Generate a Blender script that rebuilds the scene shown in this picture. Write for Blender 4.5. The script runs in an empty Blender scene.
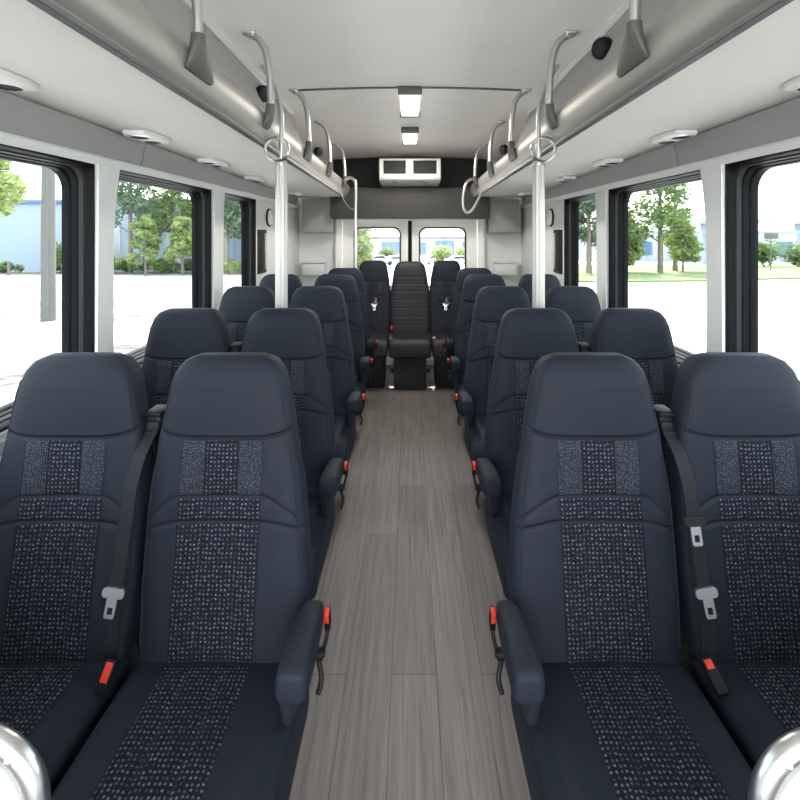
import bpy, bmesh, math, random
from mathutils import Vector, Matrix
random.seed(11)
PI = math.pi
S = bpy.context.scene
C = S.collection
EYE = 1.62                                   # eye height above the bus floor

# ------------------------------------------------------------------ materials
def new_mat(name):
    m = bpy.data.materials.new(name); m.use_nodes = True
    nt = m.node_tree
    return m, nt, nt.nodes, nt.links, nt.nodes['Principled BSDF']

def flat(name, col, rough=.5, metal=0., noise=0., nscale=8., bump=0., bscale=200., spec=.5, emit=None, estr=0., coat=0.):
    m, nt, N, L, b = new_mat(name)
    b.inputs['Base Color'].default_value = (*col, 1)
    b.inputs['Roughness'].default_value = rough
    b.inputs['Metallic'].default_value = metal
    b.inputs['Specular IOR Level'].default_value = spec
    b.inputs['Coat Weight'].default_value = coat
    if emit:
        b.inputs['Emission Color'].default_value = (*emit, 1); b.inputs['Emission Strength'].default_value = estr
    tc = N.new('ShaderNodeTexCoord')
    if noise:
        n = N.new('ShaderNodeTexNoise'); n.inputs['Scale'].default_value = nscale; n.inputs['Detail'].default_value = 5
        L.new(tc.outputs['Object'], n.inputs['Vector'])
        r = N.new('ShaderNodeMix'); r.data_type = 'RGBA'
        r.inputs[6].default_value = (*[c*(1-noise) for c in col], 1)
        r.inputs[7].default_value = (*[min(1, c*(1+noise)) for c in col], 1)
        L.new(n.outputs['Fac'], r.inputs[0]); L.new(r.outputs[2], b.inputs['Base Color'])
    if bump:
        n2 = N.new('ShaderNodeTexNoise'); n2.inputs['Scale'].default_value = bscale; n2.inputs['Detail'].default_value = 3
        L.new(tc.outputs['Object'], n2.inputs['Vector'])
        bp = N.new('ShaderNodeBump'); bp.inputs['Strength'].default_value = bump; bp.inputs['Distance'].default_value = .01
        L.new(n2.outputs['Fac'], bp.inputs['Height']); L.new(bp.outputs['Normal'], b.inputs['Normal'])
    return m

def mathn(N, L, op, a, b=None):
    n = N.new('ShaderNodeMath'); n.operation = op
    for i, v in enumerate((a, b)):
        if v is None: continue
        if isinstance(v, (int, float)): n.inputs[i].default_value = v
        else: L.new(v, n.inputs[i])
    return n.outputs[0]

def dotted(name, base, dot, pitch, radius, jitter, vary):
    """woven upholstery: a grid of small pale stitches on navy, in metres of UV"""
    m, nt, N, L, b = new_mat(name)
    b.inputs['Roughness'].default_value = .85
    b.inputs['Specular IOR Level'].default_value = .2
    uv = N.new('ShaderNodeUVMap')
    sep = N.new('ShaderNodeSeparateXYZ'); L.new(uv.outputs['UV'], sep.inputs[0])
    u = mathn(N, L, 'DIVIDE', sep.outputs['X'], pitch); v = mathn(N, L, 'DIVIDE', sep.outputs['Y'], pitch)
    cu = mathn(N, L, 'FLOOR', u); cv = mathn(N, L, 'FLOOR', v)
    cell = N.new('ShaderNodeCombineXYZ'); L.new(cu, cell.inputs[0]); L.new(cv, cell.inputs[1])
    wn = N.new('ShaderNodeTexWhiteNoise'); wn.noise_dimensions = '2D'; L.new(cell.outputs[0], wn.inputs['Vector'])
    wsep = N.new('ShaderNodeSeparateColor'); L.new(wn.outputs['Color'], wsep.inputs[0])
    fu = mathn(N, L, 'SUBTRACT', mathn(N, L, 'FRACT', u), mathn(N, L, 'ADD', .5 - jitter/2, mathn(N, L, 'MULTIPLY', wsep.outputs[0], jitter)))
    fv = mathn(N, L, 'SUBTRACT', mathn(N, L, 'FRACT', v), mathn(N, L, 'ADD', .5 - jitter/2, mathn(N, L, 'MULTIPLY', wsep.outputs[1], jitter)))
    d = mathn(N, L, 'SQRT', mathn(N, L, 'ADD', mathn(N, L, 'MULTIPLY', fu, fu), mathn(N, L, 'MULTIPLY', fv, fv)))
    mr = N.new('ShaderNodeMapRange'); L.new(d, mr.inputs[0])
    mr.inputs[1].default_value = radius*.6; mr.inputs[2].default_value = radius*1.25; mr.inputs[3].default_value = 1; mr.inputs[4].default_value = 0
    inten = mathn(N, L, 'ADD', 1-vary, mathn(N, L, 'MULTIPLY', wsep.outputs[2], vary))
    f = mathn(N, L, 'MULTIPLY', mr.outputs[0], inten)
    mx = N.new('ShaderNodeMix'); mx.data_type = 'RGBA'
    mx.inputs[6].default_value = (*base, 1); mx.inputs[7].default_value = (*dot, 1)
    L.new(f, mx.inputs[0]); L.new(mx.outputs[2], b.inputs['Base Color'])
    bp = N.new('ShaderNodeBump'); bp.inputs['Strength'].default_value = .25; bp.inputs['Distance'].default_value = .002
    L.new(mr.outputs[0], bp.inputs['Height']); L.new(bp.outputs['Normal'], b.inputs['Normal'])
    return m

def plank_floor():
    m, nt, N, L, b = new_mat('grey_oak_vinyl')
    tc = N.new('ShaderNodeTexCoord')
    mp = N.new('ShaderNodeMapping'); mp.inputs['Rotation'].default_value = (0, 0, PI/2); mp.inputs['Location'].default_value = (0, .068, 0)
    L.new(tc.outputs['Object'], mp.inputs['Vector'])
    br = N.new('ShaderNodeTexBrick'); br.offset = .37
    br.inputs['Scale'].default_value = 1; br.inputs['Brick Width'].default_value = 1.25; br.inputs['Row Height'].default_value = .165
    br.inputs['Mortar Size'].default_value = .0016; br.inputs['Mortar Smooth'].default_value = .3; br.inputs['Bias'].default_value = 0
    br.inputs['Color1'].default_value = (.142, .124, .113, 1); br.inputs['Color2'].default_value = (.185, .164, .151, 1)
    br.inputs['Mortar'].default_value = (.06, .053, .048, 1)
    L.new(mp.outputs[0], br.inputs['Vector'])
    mp2 = N.new('ShaderNodeMapping'); mp2.inputs['Scale'].default_value = (26, 1.1, 1); L.new(tc.outputs['Object'], mp2.inputs['Vector'])
    nz = N.new('ShaderNodeTexNoise'); nz.inputs['Scale'].default_value = 2.2; nz.inputs['Detail'].default_value = 8; nz.inputs['Roughness'].default_value = .65
    nz.inputs['Distortion'].default_value = .8
    L.new(mp2.outputs[0], nz.inputs['Vector'])
    mr = N.new('ShaderNodeMapRange'); mr.inputs[1].default_value = .3; mr.inputs[2].default_value = .72; mr.inputs[3].default_value = .58; mr.inputs[4].default_value = 1.28
    L.new(nz.outputs['Fac'], mr.inputs[0])
    mul = N.new('ShaderNodeMix'); mul.data_type = 'RGBA'; mul.blend_type = 'MULTIPLY'; mul.inputs[0].default_value = 1
    cmb = N.new('ShaderNodeCombineColor')
    for i in range(3): L.new(mr.outputs[0], cmb.inputs[i])
    L.new(br.outputs['Color'], mul.inputs[6]); L.new(cmb.outputs[0], mul.inputs[7])
    L.new(mul.outputs[2], b.inputs['Base Color'])
    b.inputs['Roughness'].default_value = .46; b.inputs['Specular IOR Level'].default_value = .5
    bp = N.new('ShaderNodeBump'); bp.inputs['Strength'].default_value = .12; bp.inputs['Distance'].default_value = .002
    L.new(nz.outputs['Fac'], bp.inputs['Height']); L.new(bp.outputs['Normal'], b.inputs['Normal'])
    return m

def glass_mat(name, tint):
    m, nt, N, L, b = new_mat(name)
    N.remove(b)
    out = N['Material Output']
    t = N.new('ShaderNodeBsdfTransparent'); t.inputs[0].default_value = (*tint, 1)
    g = N.new('ShaderNodeBsdfGlossy'); g.inputs['Roughness'].default_value = .02
    lw = N.new('ShaderNodeLayerWeight'); lw.inputs[0].default_value = .5
    fr = N.new('ShaderNodeMath'); fr.operation = 'MULTIPLY_ADD'
    L.new(mathn(N, L, 'POWER', lw.outputs['Facing'], 5), fr.inputs[0]); fr.inputs[1].default_value = .5; fr.inputs[2].default_value = .025
    mx = N.new('ShaderNodeMixShader')
    L.new(fr.outputs[0], mx.inputs[0]); L.new(t.outputs[0], mx.inputs[1]); L.new(g.outputs[0], mx.inputs[2]); L.new(mx.outputs[0], out.inputs[0])
    return m

def leaf_mat(name, a, c):
    m, nt, N, L, b = new_mat(name)
    N.remove(b); out = N['Material Output']
    tc = N.new('ShaderNodeTexCoord'); nz = N.new('ShaderNodeTexNoise'); nz.inputs['Scale'].default_value = 1.6; nz.inputs['Detail'].default_value = 4
    L.new(tc.outputs['Object'], nz.inputs['Vector'])
    mx = N.new('ShaderNodeMix'); mx.data_type = 'RGBA'; mx.inputs[6].default_value = (*a, 1); mx.inputs[7].default_value = (*c, 1)
    mr = N.new('ShaderNodeMapRange'); mr.inputs[1].default_value = .35; mr.inputs[2].default_value = .65; L.new(nz.outputs['Fac'], mr.inputs[0])
    L.new(mr.outputs[0], mx.inputs[0])
    d = N.new('ShaderNodeBsdfDiffuse'); t = N.new('ShaderNodeBsdfTranslucent')
    L.new(mx.outputs[2], d.inputs[0]); L.new(mx.outputs[2], t.inputs[0])
    ms = N.new('ShaderNodeMixShader'); ms.inputs[0].default_value = .45
    L.new(d.outputs[0], ms.inputs[1]); L.new(t.outputs[0], ms.inputs[2]); L.new(ms.outputs[0], out.inputs[0])
    return m

def ground_mat():
    m, nt, N, L, b = new_mat('pale_concrete')
    tc = N.new('ShaderNodeTexCoord')
    n1 = N.new('ShaderNodeTexNoise'); n1.inputs['Scale'].default_value = .30; n1.inputs['Detail'].default_value = 7; n1.inputs['Roughness'].default_value = .6
    L.new(tc.outputs['Object'], n1.inputs['Vector'])
    mr = N.new('ShaderNodeMapRange'); mr.inputs[1].default_value = .44; mr.inputs[2].default_value = .53; L.new(n1.outputs['Fac'], mr.inputs[0])
    sp = N.new('ShaderNodeSeparateXYZ'); L.new(tc.outputs['Object'], sp.inputs[0])
    yard = N.new('ShaderNodeMapRange'); yard.inputs[1].default_value = -4; yard.inputs[2].default_value = -7; L.new(sp.outputs['X'], yard.inputs[0])
    far = N.new('ShaderNodeMapRange'); far.inputs[1].default_value = 30; far.inputs[2].default_value = 20; L.new(sp.outputs['Y'], far.inputs[0])
    k = mathn(N, L, 'MULTIPLY', mathn(N, L, 'MULTIPLY', mr.outputs[0], yard.outputs[0]), far.outputs[0])
    n3 = N.new('ShaderNodeTexNoise'); n3.inputs['Scale'].default_value = 3.; n3.inputs['Detail'].default_value = 6; L.new(tc.outputs['Object'], n3.inputs['Vector'])
    k = mathn(N, L, 'MULTIPLY', k, mathn(N, L, 'MULTIPLY', n3.outputs['Fac'], 1.7))
    mx = N.new('ShaderNodeMix'); mx.data_type = 'RGBA'; mx.inputs[6].default_value = (.40, .39, .375, 1); mx.inputs[7].default_value = (.050, .043, .036, 1)
    L.new(k, mx.inputs[0]); L.new(mx.outputs[2], b.inputs['Base Color'])
    b.inputs['Roughness'].default_value = .9
    return m

M = dict(
    vinyl=flat('slate_vinyl', (.0130, .0168, .0260), .62, noise=.10, nscale=5, bump=.10, bscale=900, spec=.22),
    black_vinyl=flat('black_vinyl', (.008, .0085, .011), .6, noise=.1, bump=.08, bscale=900),
    dots=dotted('navy_dot_weave', (.0065, .0080, .0140), (.155, .167, .195), .0116, .25, .28, .8),
    fine=dotted('fine_fleck_weave', (.014, .017, .026), (.095, .104, .125), .0060, .34, .5, .8),
    webbing=flat('belt_webbing', (.0065, .008, .011), .8, bump=.1, bscale=500),
    black_plastic=flat('black_plastic', (.007, .007, .008), .55, spec=.25),
    dark_metal=flat('dark_seat_metal', (.03, .03, .032), .45, metal=.3),
    thread=flat('dark_seam_thread', (.006, .007, .010), .8),
    red=flat('red_button', (.75, .045, .02), .4),
    steel=flat('brushed_steel', (.66, .66, .65), .3, metal=1., bump=.02, bscale=60),
    alu=flat('satin_aluminium', (.50, .49, .465), .42, metal=.8, bump=.02, bscale=90),
    chrome=flat('chrome', (.80, .80, .80), .16, metal=1.),
    tongue=flat('belt_tongue_steel', (.80, .81, .83), .25, metal=.8),
    fascia=flat('satin_grey_fascia', (.42, .41, .375), .46, metal=.6, bump=.015, bscale=40),
    panel=flat('grey_rack_panel', (.34, .345, .34), .55),
    bracket=flat('grey_bracket_plastic', (.085, .085, .078), .45),
    edge_dark=flat('dark_rubber_edge', (.055, .06, .065), .5),
    ceiling=flat('ceiling_fabric', (.90, .875, .835), .9, noise=.06, nscale=3, bump=.12, bscale=25),
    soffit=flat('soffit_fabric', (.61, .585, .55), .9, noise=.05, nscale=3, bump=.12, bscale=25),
    cove=flat('grey_cove_panel', (.30, .30, .295), .6, noise=.04),
    white=flat('white_wall_plastic', (.70, .70, .685), .5, noise=.03),
    cream=flat('cream_door_paint', (.88, .86, .81), .5, noise=.03),
    frame=flat('black_window_rubber', (.0030, .0032, .0040), .5, spec=.12),
    frame_grey=flat('grey_window_rubber', (.022, .023, .024), .5, spec=.2),
    header=flat('dark_grey_header', (.050, .048, .045), .75, noise=.06, bump=.05),
    header_black=flat('black_recess', (.018, .018, .018), .8),
    cabinet=flat('grey_cabinet', (.31, .31, .285), .6),
    aircon=flat('aircon_white', (.66, .645, .61), .45),
    slot_black=flat('grille_black', (.006, .006, .006), .7),
    diffuser=flat('lamp_diffuser', (.85, .84, .80), .5, emit=(1, .97, .9), estr=.10),
    lens=flat('dome_lens', (.85, .83, .78), .35, coat=.3),
    floor=plank_floor(),
    glass=glass_mat('tinted_window_glass', (.80, .84, .83)),
    rear_glass=glass_mat('clear_window_glass', (.93, .94, .94)),
    shell=flat('bus_outer_skin', (.7, .7, .7), .4),
    ground=ground_mat(),
    grass=flat('lawn_grass', (.12, .155, .05), .95, noise=.35, nscale=.9),
    leaf=leaf_mat('leaf_mid_green', (.10, .15, .062), (.21, .28, .115)),
    leaf_light=leaf_mat('leaf_yellow_green', (.19, .25, .08), (.32, .38, .16)),
    leaf_dark=leaf_mat('leaf_grey_green', (.105, .15, .10), (.19, .24, .155)),
    dirt=flat('bare_dirt', (.13, .115, .095), .95, noise=.5, nscale=2.5),
    bark=flat('tree_bark', (.17, .135, .105), .9, noise=.3, nscale=6),
    concrete=flat('pole_concrete', (.115, .11, .10), .85, noise=.15, nscale=4),
    bldg=flat('pale_blue_cladding', (.26, .31, .38), .7, noise=.03),
    bldg_white=flat('white_cladding', (.36, .38, .41), .7, noise=.03),
    blue=flat('blue_roof_trim', (.06, .13, .25), .5),
    glassblue=flat('blue_facade_glass', (.07, .14, .25), .2),
    roofgrey=flat('grey_roof', (.12,.13,.15), .7),
    car_white=flat('car_white_paint', (.42, .43, .45), .25, coat=.5),
    car_grey=flat('car_grey_paint', (.22, .25, .30), .25, coat=.5),
    tyre=flat('tyre_rubber', (.02, .02, .02), .8),
    carglass=flat('car_glass', (.03, .04, .05), .1),
    sign=flat('dark_sign', (.10, .10, .09), .6),
)

# ------------------------------------------------------------------ mesh helpers
def link(name, me, parent=None, loc=None):
    o = bpy.data.objects.new(name, me); C.objects.link(o)
    if parent: o.parent = parent
    if loc: o.location = loc
    return o

class MB:
    """collects shapes, links them as ONE mesh object"""
    def __init__(s): s.v = []; s.f = []; s.mi = []; s.uv = {}
    def add(s, vs, fs, mi=0):
        k = len(s.v); s.v += [tuple(p) for p in vs]
        for f in fs: s.f.append([i+k for i in f]); s.mi.append(mi)
    def box(s, x0, x1, y0, y1, z0, z1, mi=0, bev=0., seg=2, rot=None, about=None):
        bm = bmesh.new(); bmesh.ops.create_cube(bm, size=1)
        for v in bm.verts:
            v.co = Vector(((x0+x1)/2+v.co.x*(x1-x0), (y0+y1)/2+v.co.y*(y1-y0), (z0+z1)/2+v.co.z*(z1-z0)))
        if bev: bmesh.ops.bevel(bm, geom=bm.edges[:], offset=bev, segments=seg, profile=.5, affect='EDGES')
        if rot is not None:
            c = Vector(about) if about else Vector(((x0+x1)/2, (y0+y1)/2, (z0+z1)/2))
            for v in bm.verts: v.co = rot @ (v.co-c) + c
        bm.verts.index_update()
        s.add([v.co for v in bm.verts], [[v.index for v in f.verts] for f in bm.faces], mi); bm.free()
    def loft(s, rings, mi=0, closed=True, cap=True):
        n = len(rings[0]); vs = [p for r in rings for p in r]; fs = []
        for i in range(len(rings)-1):
            for j in range(n if closed else n-1):
                a = i*n+j; b = i*n+(j+1) % n
                fs.append([a, b, b+n, a+n])
        if cap and closed:
            fs.append(list(range(n-1, -1, -1))); fs.append([(len(rings)-1)*n+j for j in range(n)])
        s.add(vs, fs, mi)
    def tube(s, pts, r, n=12, mi=0, smooth=0, closed=False, flute=0, fd=0.):
        pts = [Vector(p) for p in pts]
        if smooth: pts = catmull(pts, smooth, closed)
        rings = []; m = len(pts); up = None
        for i, p in enumerate(pts):
            if closed: t = pts[(i+1) % m]-pts[i-1]
            else: t = pts[min(i+1, m-1)]-pts[max(i-1, 0)]
            t.normalize()
            if up is None:
                up = Vector((0, 1, 0)) if abs(t.y) < .9 else Vector((1, 0, 0))
            a = (up - t*up.dot(t)).normalized(); b = t.cross(a); up = a
            rr = r(i/(m-1)) if callable(r) else r
            rings.append([p + (a*math.cos(2*PI*k/n)+b*math.sin(2*PI*k/n))*(rr - (fd*(.5-.5*math.cos(flute*2*PI*k/n)) if flute else 0)) for k in range(n)])
        if closed: rings.append(rings[0])
        s.loft(rings, mi, cap=not closed)
    def lathe(s, prof, axis, c, n=24, mi=0):
        """prof: (radius, offset along axis)"""
        ax = Vector(axis).normalized(); a = ax.orthogonal().normalized(); b = ax.cross(a); c = Vector(c)
        s.loft([[c+ax*h+(a*math.cos(2*PI*k/n)+b*math.sin(2*PI*k/n))*max(r, 1e-4) for k in range(n)] for r, h in prof], mi)
    def extrude_y(s, prof, ys, mi=0, closed=True, zs=None):
        """profile of (x,z) swept along y; zs(y) shifts z"""
        s.loft([[(x, y, z+(zs(y) if zs else 0)) for x, z in prof] for y in ys], mi, closed=closed, cap=closed)
    def ribbon(s, pts, w, th, mi=0, wdir=(1, 0, 0), smooth=0):
        pts = [Vector(p) for p in pts]
        if smooth: pts = catmull(pts, smooth)
        rings = []; wd = Vector(wdir).normalized()
        for i, p in enumerate(pts):
            t = (pts[min(i+1, len(pts)-1)]-pts[max(i-1, 0)]).normalized()
            a = (wd-t*wd.dot(t)).normalized(); b = t.cross(a)
            rings.append([p+a*w/2+b*th/2, p-a*w/2+b*th/2, p-a*w/2-b*th/2, p+a*w/2-b*th/2])
        s.loft(rings, mi)
    def mesh(s, name, mats, smooth=True, angle=40):
        me = bpy.data.meshes.new(name); me.from_pydata(s.v, [], s.f)
        if not isinstance(mats, (list, tuple)): mats = [mats]
        for m in mats: me.materials.append(m)
        me.polygons.foreach_set('material_index', s.mi)
        bm = bmesh.new(); bm.from_mesh(me); bmesh.ops.recalc_face_normals(bm, faces=bm.faces)
        bm.to_mesh(me); bm.free()
        if smooth:
            me.polygons.foreach_set('use_smooth', [True]*len(me.polygons))
            me.set_sharp_from_angle(angle=math.radians(angle))
        me.update()
        return me
    def build(s, name, mats, parent=None, loc=None, smooth=True, angle=40):
        return link(name, s.mesh(name, mats, smooth, angle), parent, loc)

def catmull(pts, k, closed=False):
    out = []; n = len(pts)
    for i in range(n if closed else n-1):
        if closed: p0, p1, p2, p3 = pts[i-1], pts[i], pts[(i+1) % n], pts[(i+2) % n]
        else: p0, p1, p2, p3 = pts[max(i-1, 0)], pts[i], pts[i+1], pts[min(i+2, n-1)]
        for j in range(k):
            t = j/k
            out.append(.5*((2*p1)+(p2-p0)*t+(2*p0-5*p1+4*p2-p3)*t*t+(3*p1-p0-3*p2+p3)*t**3))
    if not closed: out.append(pts[-1])
    return out

def tag(o, label=None, cat=None, group=None, kind=None):
    if label: o['label'] = label
    if cat: o['category'] = cat
    if group: o['group'] = group
    if kind: o['kind'] = kind
    return o
def thing(name, loc=(0, 0, 0)):
    o = bpy.data.objects.new(name, None); C.objects.link(o); o.location = loc; o.empty_display_size = .1
    return o
def struct(o, label=None): o['kind'] = 'structure'; return tag(o, label)
def copy_tree(o, parent=None):
    kids = list(o.children)
    c = o.copy(); C.objects.link(c)
    if parent: c.parent = parent
    for ch in kids: copy_tree(ch, c)
    return c
def interp(t, xs, ys):
    if t <= xs[0]: return ys[0]
    for i in range(len(xs)-1):
        if t <= xs[i+1]:
            f = (t-xs[i])/(xs[i+1]-xs[i]); return ys[i]+f*(ys[i+1]-ys[i])
    return ys[-1]
def spow(c, e): return math.copysign(abs(c)**e, c)
def rrect(u0, u1, v0, v1, r, n=6):
    pts = []
    for cx, cy, a0 in ((u1-r, v1-r, 0), (u0+r, v1-r, PI/2), (u0+r, v0+r, PI), (u1-r, v0+r, 1.5*PI)):
        for k in range(n+1):
            a = a0+PI/2*k/n; pts.append((cx+r*math.cos(a), cy+r*math.sin(a)))
    return pts
def frange(a, b, n): return [a+(b-a)*i/n for i in range(n+1)]
def zfloor(y): return .010*(y-1.3)            # the floor rises very slightly to the back
def ceilz(x, y): return EYE+1.0-.018*y-.028*(x/.9)**2
def zrack(y): return EYE-.013*y

# ------------------------------------------------------------------ bus shell (setting)
Y0, Y1 = -1.3, 5.6                             # front opening and rear wall
mb = MB()
ys = frange(Y0, Y1, 8)
mb.extrude_y([(-1.43, -.06), (1.43, -.06), (1.43, 0), (-1.43, 0)], ys, zs=zfloor)
struct(mb.build('floor', M['floor']), 'grey wood plank vinyl floor')

mb = MB(); xs = frange(-1.43, 1.43, 26)
rings = []
for y in frange(Y0, Y1+.1, 14):
    rings.append([(x, y, ceilz(x, y)) for x in xs]+[(x, y, ceilz(0, y)+.08) for x in reversed(xs)])
mb.loft(rings)
struct(mb.build('ceiling', M['ceiling'], angle=30), 'pale grey fabric ceiling')

WINS = [(.50, 1.96), (2.06, 3.11), (3.27, 4.01)]
ZB, ZT = EYE-.64, EYE+.29
for side, sg in (('left', -1), ('right', 1)):
    a, b = sorted((sg*1.33, sg*1.43))
    mb = MB()
    mb.box(a, b, Y0, Y1+.1, -.06, ZB)
    mb.box(a, b, Y0, Y1+.1, ZT, EYE+1.05)
    prev = Y0
    for w0, w1 in WINS+[(Y1+.1, 0)]:
        mb.box(a, b, prev, w0, ZB-.0005, ZT+.0005, bev=.004); prev = w1
    for ya, yb, yt in ((1.955, 2.062, 2.108), (3.115, 3.274, 3.300)):
        prof = [(ya, ZB+.02), (yb, ZB+.02)]+[(yb+(yt-yb)*max(0, (t-.55)/.45)**2.2, ZB+.02+(ZT+.002-ZB-.02)*t) for t in frange(0.05, 1, 16)]+[(ya+.008, ZT+.002)]
        mb.loft([[(sg*x, y if i_ in (0,) else y, z) for i_, (y, z) in enumerate(prof)] for x in (1.335, 1.309, 1.305)])
    struct(mb.build('wall_'+side, M['white']), 'white %s side wall with window pillars' % side)
    # sill ledge, cove panel and white trim above the windows
    mb = MB(); mb.extrude_y([(sg*1.335, .90), (sg*1.31, .905), (sg*1.30, .92), (sg*1.30, .955), (sg*1.335, .965)], [Y0, Y1-.02])
    struct(mb.build('baseboard_'+side, M['cove']), 'grey ledge under the %s windows' % side)
    mb = MB()
    prof = lambda y: [(sg*1.332, EYE+.326), (sg*1.332, zrack(y)+.47), (sg*1.292, zrack(y)+.47), (sg*1.298, EYE+.42), (sg*1.312, EYE+.35), (sg*1.322, EYE+.326)]
    for ya, yb in ((Y0, 2.285), (2.297, 5.40)):
        mb.loft([[(x, y, z) for x, z in prof(y)] for y in frange(ya, yb, 6)])
    struct(mb.build('trim_1' if sg < 0 else 'trim_2', M['cove']), 'grey cove panel above the %s windows' % side)
    mb = MB(); mb.extrude_y([(sg*1.332, EYE+.288), (sg*1.332, EYE+.327), (sg*1.312, EYE+.327), (sg*1.306, EYE+.318), (sg*1.314, EYE+.288)], [Y0, 5.58])
    struct(mb.build('trim_3' if sg < 0 else 'trim_4', M['white']), 'white strip above the %s windows' % side)

wn = 0
for side, sg in (('left', -1), ('right', 1)):
    for i, (w0, w1) in enumerate(WINS):
        wn += 1
        root = thing('window_%d' % wn, (sg*1.33, (w0+w1)/2, ZB)); struct(root, 'black framed %s side window' % side)
        cy, cz = (w0+w1)/2, ZB
        mb = MB()
        def ring(x, ins, r): return [(sg*(x-1.33), y-cy, z-cz) for y, z in rrect(w0+ins, w1-ins, ZB+ins, ZT-ins, r)]
        mb.loft([ring(1.435, -.004, .006), ring(1.322, -.004, .006), ring(1.318, .006, .02), ring(1.335, .012, .05), ring(1.352, .012, .06)], 0, cap=False)
        mb.loft([ring(1.352, .012, .06), ring(1.356, .018, .065), ring(1.375, .020, .07)], 1, cap=False)
        mb.loft([ring(1.375, .020, .07), ring(1.378, .024, .075), ring(1.400, .026, .08), ring(1.404, .030, .085), ring(1.414, .032, .085), ring(1.435, .032, .085), ring(1.435, -.004, .006)], 0, cap=False)
        mb.build('window_frame', [M['frame'], M['frame_grey']], root, angle=35)
        mb = MB(); mb.loft([ring(1.415, .028, .085), ring(1.421, .028, .085)])
        mb.build('pane', M['glass'], root)

# rear wall, doors, header
mb = MB()
for sg in (-1, 1):
    mb.box(*sorted((sg*.885, sg*1.34)), 5.6, 5.7, -.05, EYE+1.0)
mb.box(-.886, .886, 5.6, 5.7, EYE+.17, EYE+1.0)
mb.box(-.886, .886, 5.6, 5.7, -.05, .12)
struct(mb.build('wall_rear', M['white']), 'white rear wall around the double doors')
mb = MB()
for sg in (-1, 1):
    mb.box(*sorted((sg*.805, sg*.885)), 5.53, 5.62, 0.03, EYE+.18, bev=.012)
mb.box(-.89, .89, 5.54, 5.62, EYE+.145, EYE+.20, bev=.01)
struct(mb.build('trim_5', M['cream']), 'cream frame around the rear doors')
for k, sg in ((1, -1), (2, 1)):
    root = thing('door_%d' % k, (sg*.41, 5.6, .04)); struct(root, 'cream rear door with a rounded window')
    u0, u1 = (.022, .800)
    z0, z1 = .10, EYE+.15
    def R(off, ins, r, a0, a1, b0, b1):
        return [(sg*x-sg*.41, 5.6+off-5.6, z-.04) for x, z in rrect(a0+ins, a1-ins, b0+ins, b1-ins, r)]
    wa = (.118, .664, .98, EYE+.06)
    mb = MB()
    mb.loft([R(.06, 0, .004, u0, u1, z0, z1), R(-.02, 0, .004, u0, u1, z0, z1), R(-.028, .008, .006, u0, u1, z0, z1),
             R(-.028, -.035, .10, *wa), R(-.018, -.018, .09, *wa), R(.0, -.004, .08, *wa), R(.06, 0, .075, *wa), R(.06, 0, .004, u0, u1, z0, z1)], cap=False)
    mb.build('door_leaf', M['cream'], root, angle=35)
    mb = MB(); mb.loft([R(-.006, -.01, .085, *wa), R(-.012, -.006, .08, *wa), R(-.012, .006, .075, *wa), R(.02, .010, .072, *wa)], cap=False)
    mb.build('window_seal', M['frame_grey'], root, angle=35)
    mb = MB(); mb.loft([R(.018, .002, .075, *wa), R(.024, .002, .075, *wa)]); mb.build('pane', M['rear_glass'], root)
mb = MB(); mb.box(-.022, .022, 5.575, 5.66, .1, EYE+.15); struct(mb.build('trim_6', M['frame']), 'black rubber seal between the rear doors')
mb = MB()
mb.box(-.905, .905, 5.30, 5.60, EYE+.165, EYE+.515, bev=.012)
struct(mb.build('trim_7', M['header']), 'dark grey header box over the rear doors')
mb = MB(); mb.box(-.91, .91, 5.55, 5.60, EYE+.51, EYE+.93)
for x in frange(-.85, .85, 8): mb.box(x-.004, x+.004, 5.54, 5.56, EYE+.52, EYE+.88)
struct(mb.build('trim_8', M['header_black']), 'black recess between the header and the ceiling')

# ------------------------------------------------------------------ corner cabinets, rear wall boxes
for side, sg in (('left', -1), ('right', 1)):
    root = thing('corner_cabinet', (sg*1.08, 5.5, EYE-.005))
    tag(root, 'grey square cabinet high in the rear %s corner under the rack soffit' % side, 'cabinet')
    mb = MB(); mb.box(-.165, .19, -.09, .098, 0, .395, bev=.006); mb.build('cabinet_body', M['cabinet'], root)
    mb = MB(); mb.box(-.155, .18, -.102, -.088, .012, .385, bev=.005); mb.build('door', M['cabinet'], root)
    root = thing('wall_box', (sg*1.135, 5.6, EYE-.50))
    tag(root, 'small white storage box on the rear wall, %s of the doors' % side, 'box')
    mb = MB(); mb.box(-.13, .13, -.10, -.002, 0, .14, bev=.012); mb.build('box_body', M['white'], root)
    mb = MB(); mb.box(-.14, .14, -.11, -.002, .142, .165, bev=.008); mb.build('lid', M['white'], root)

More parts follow.
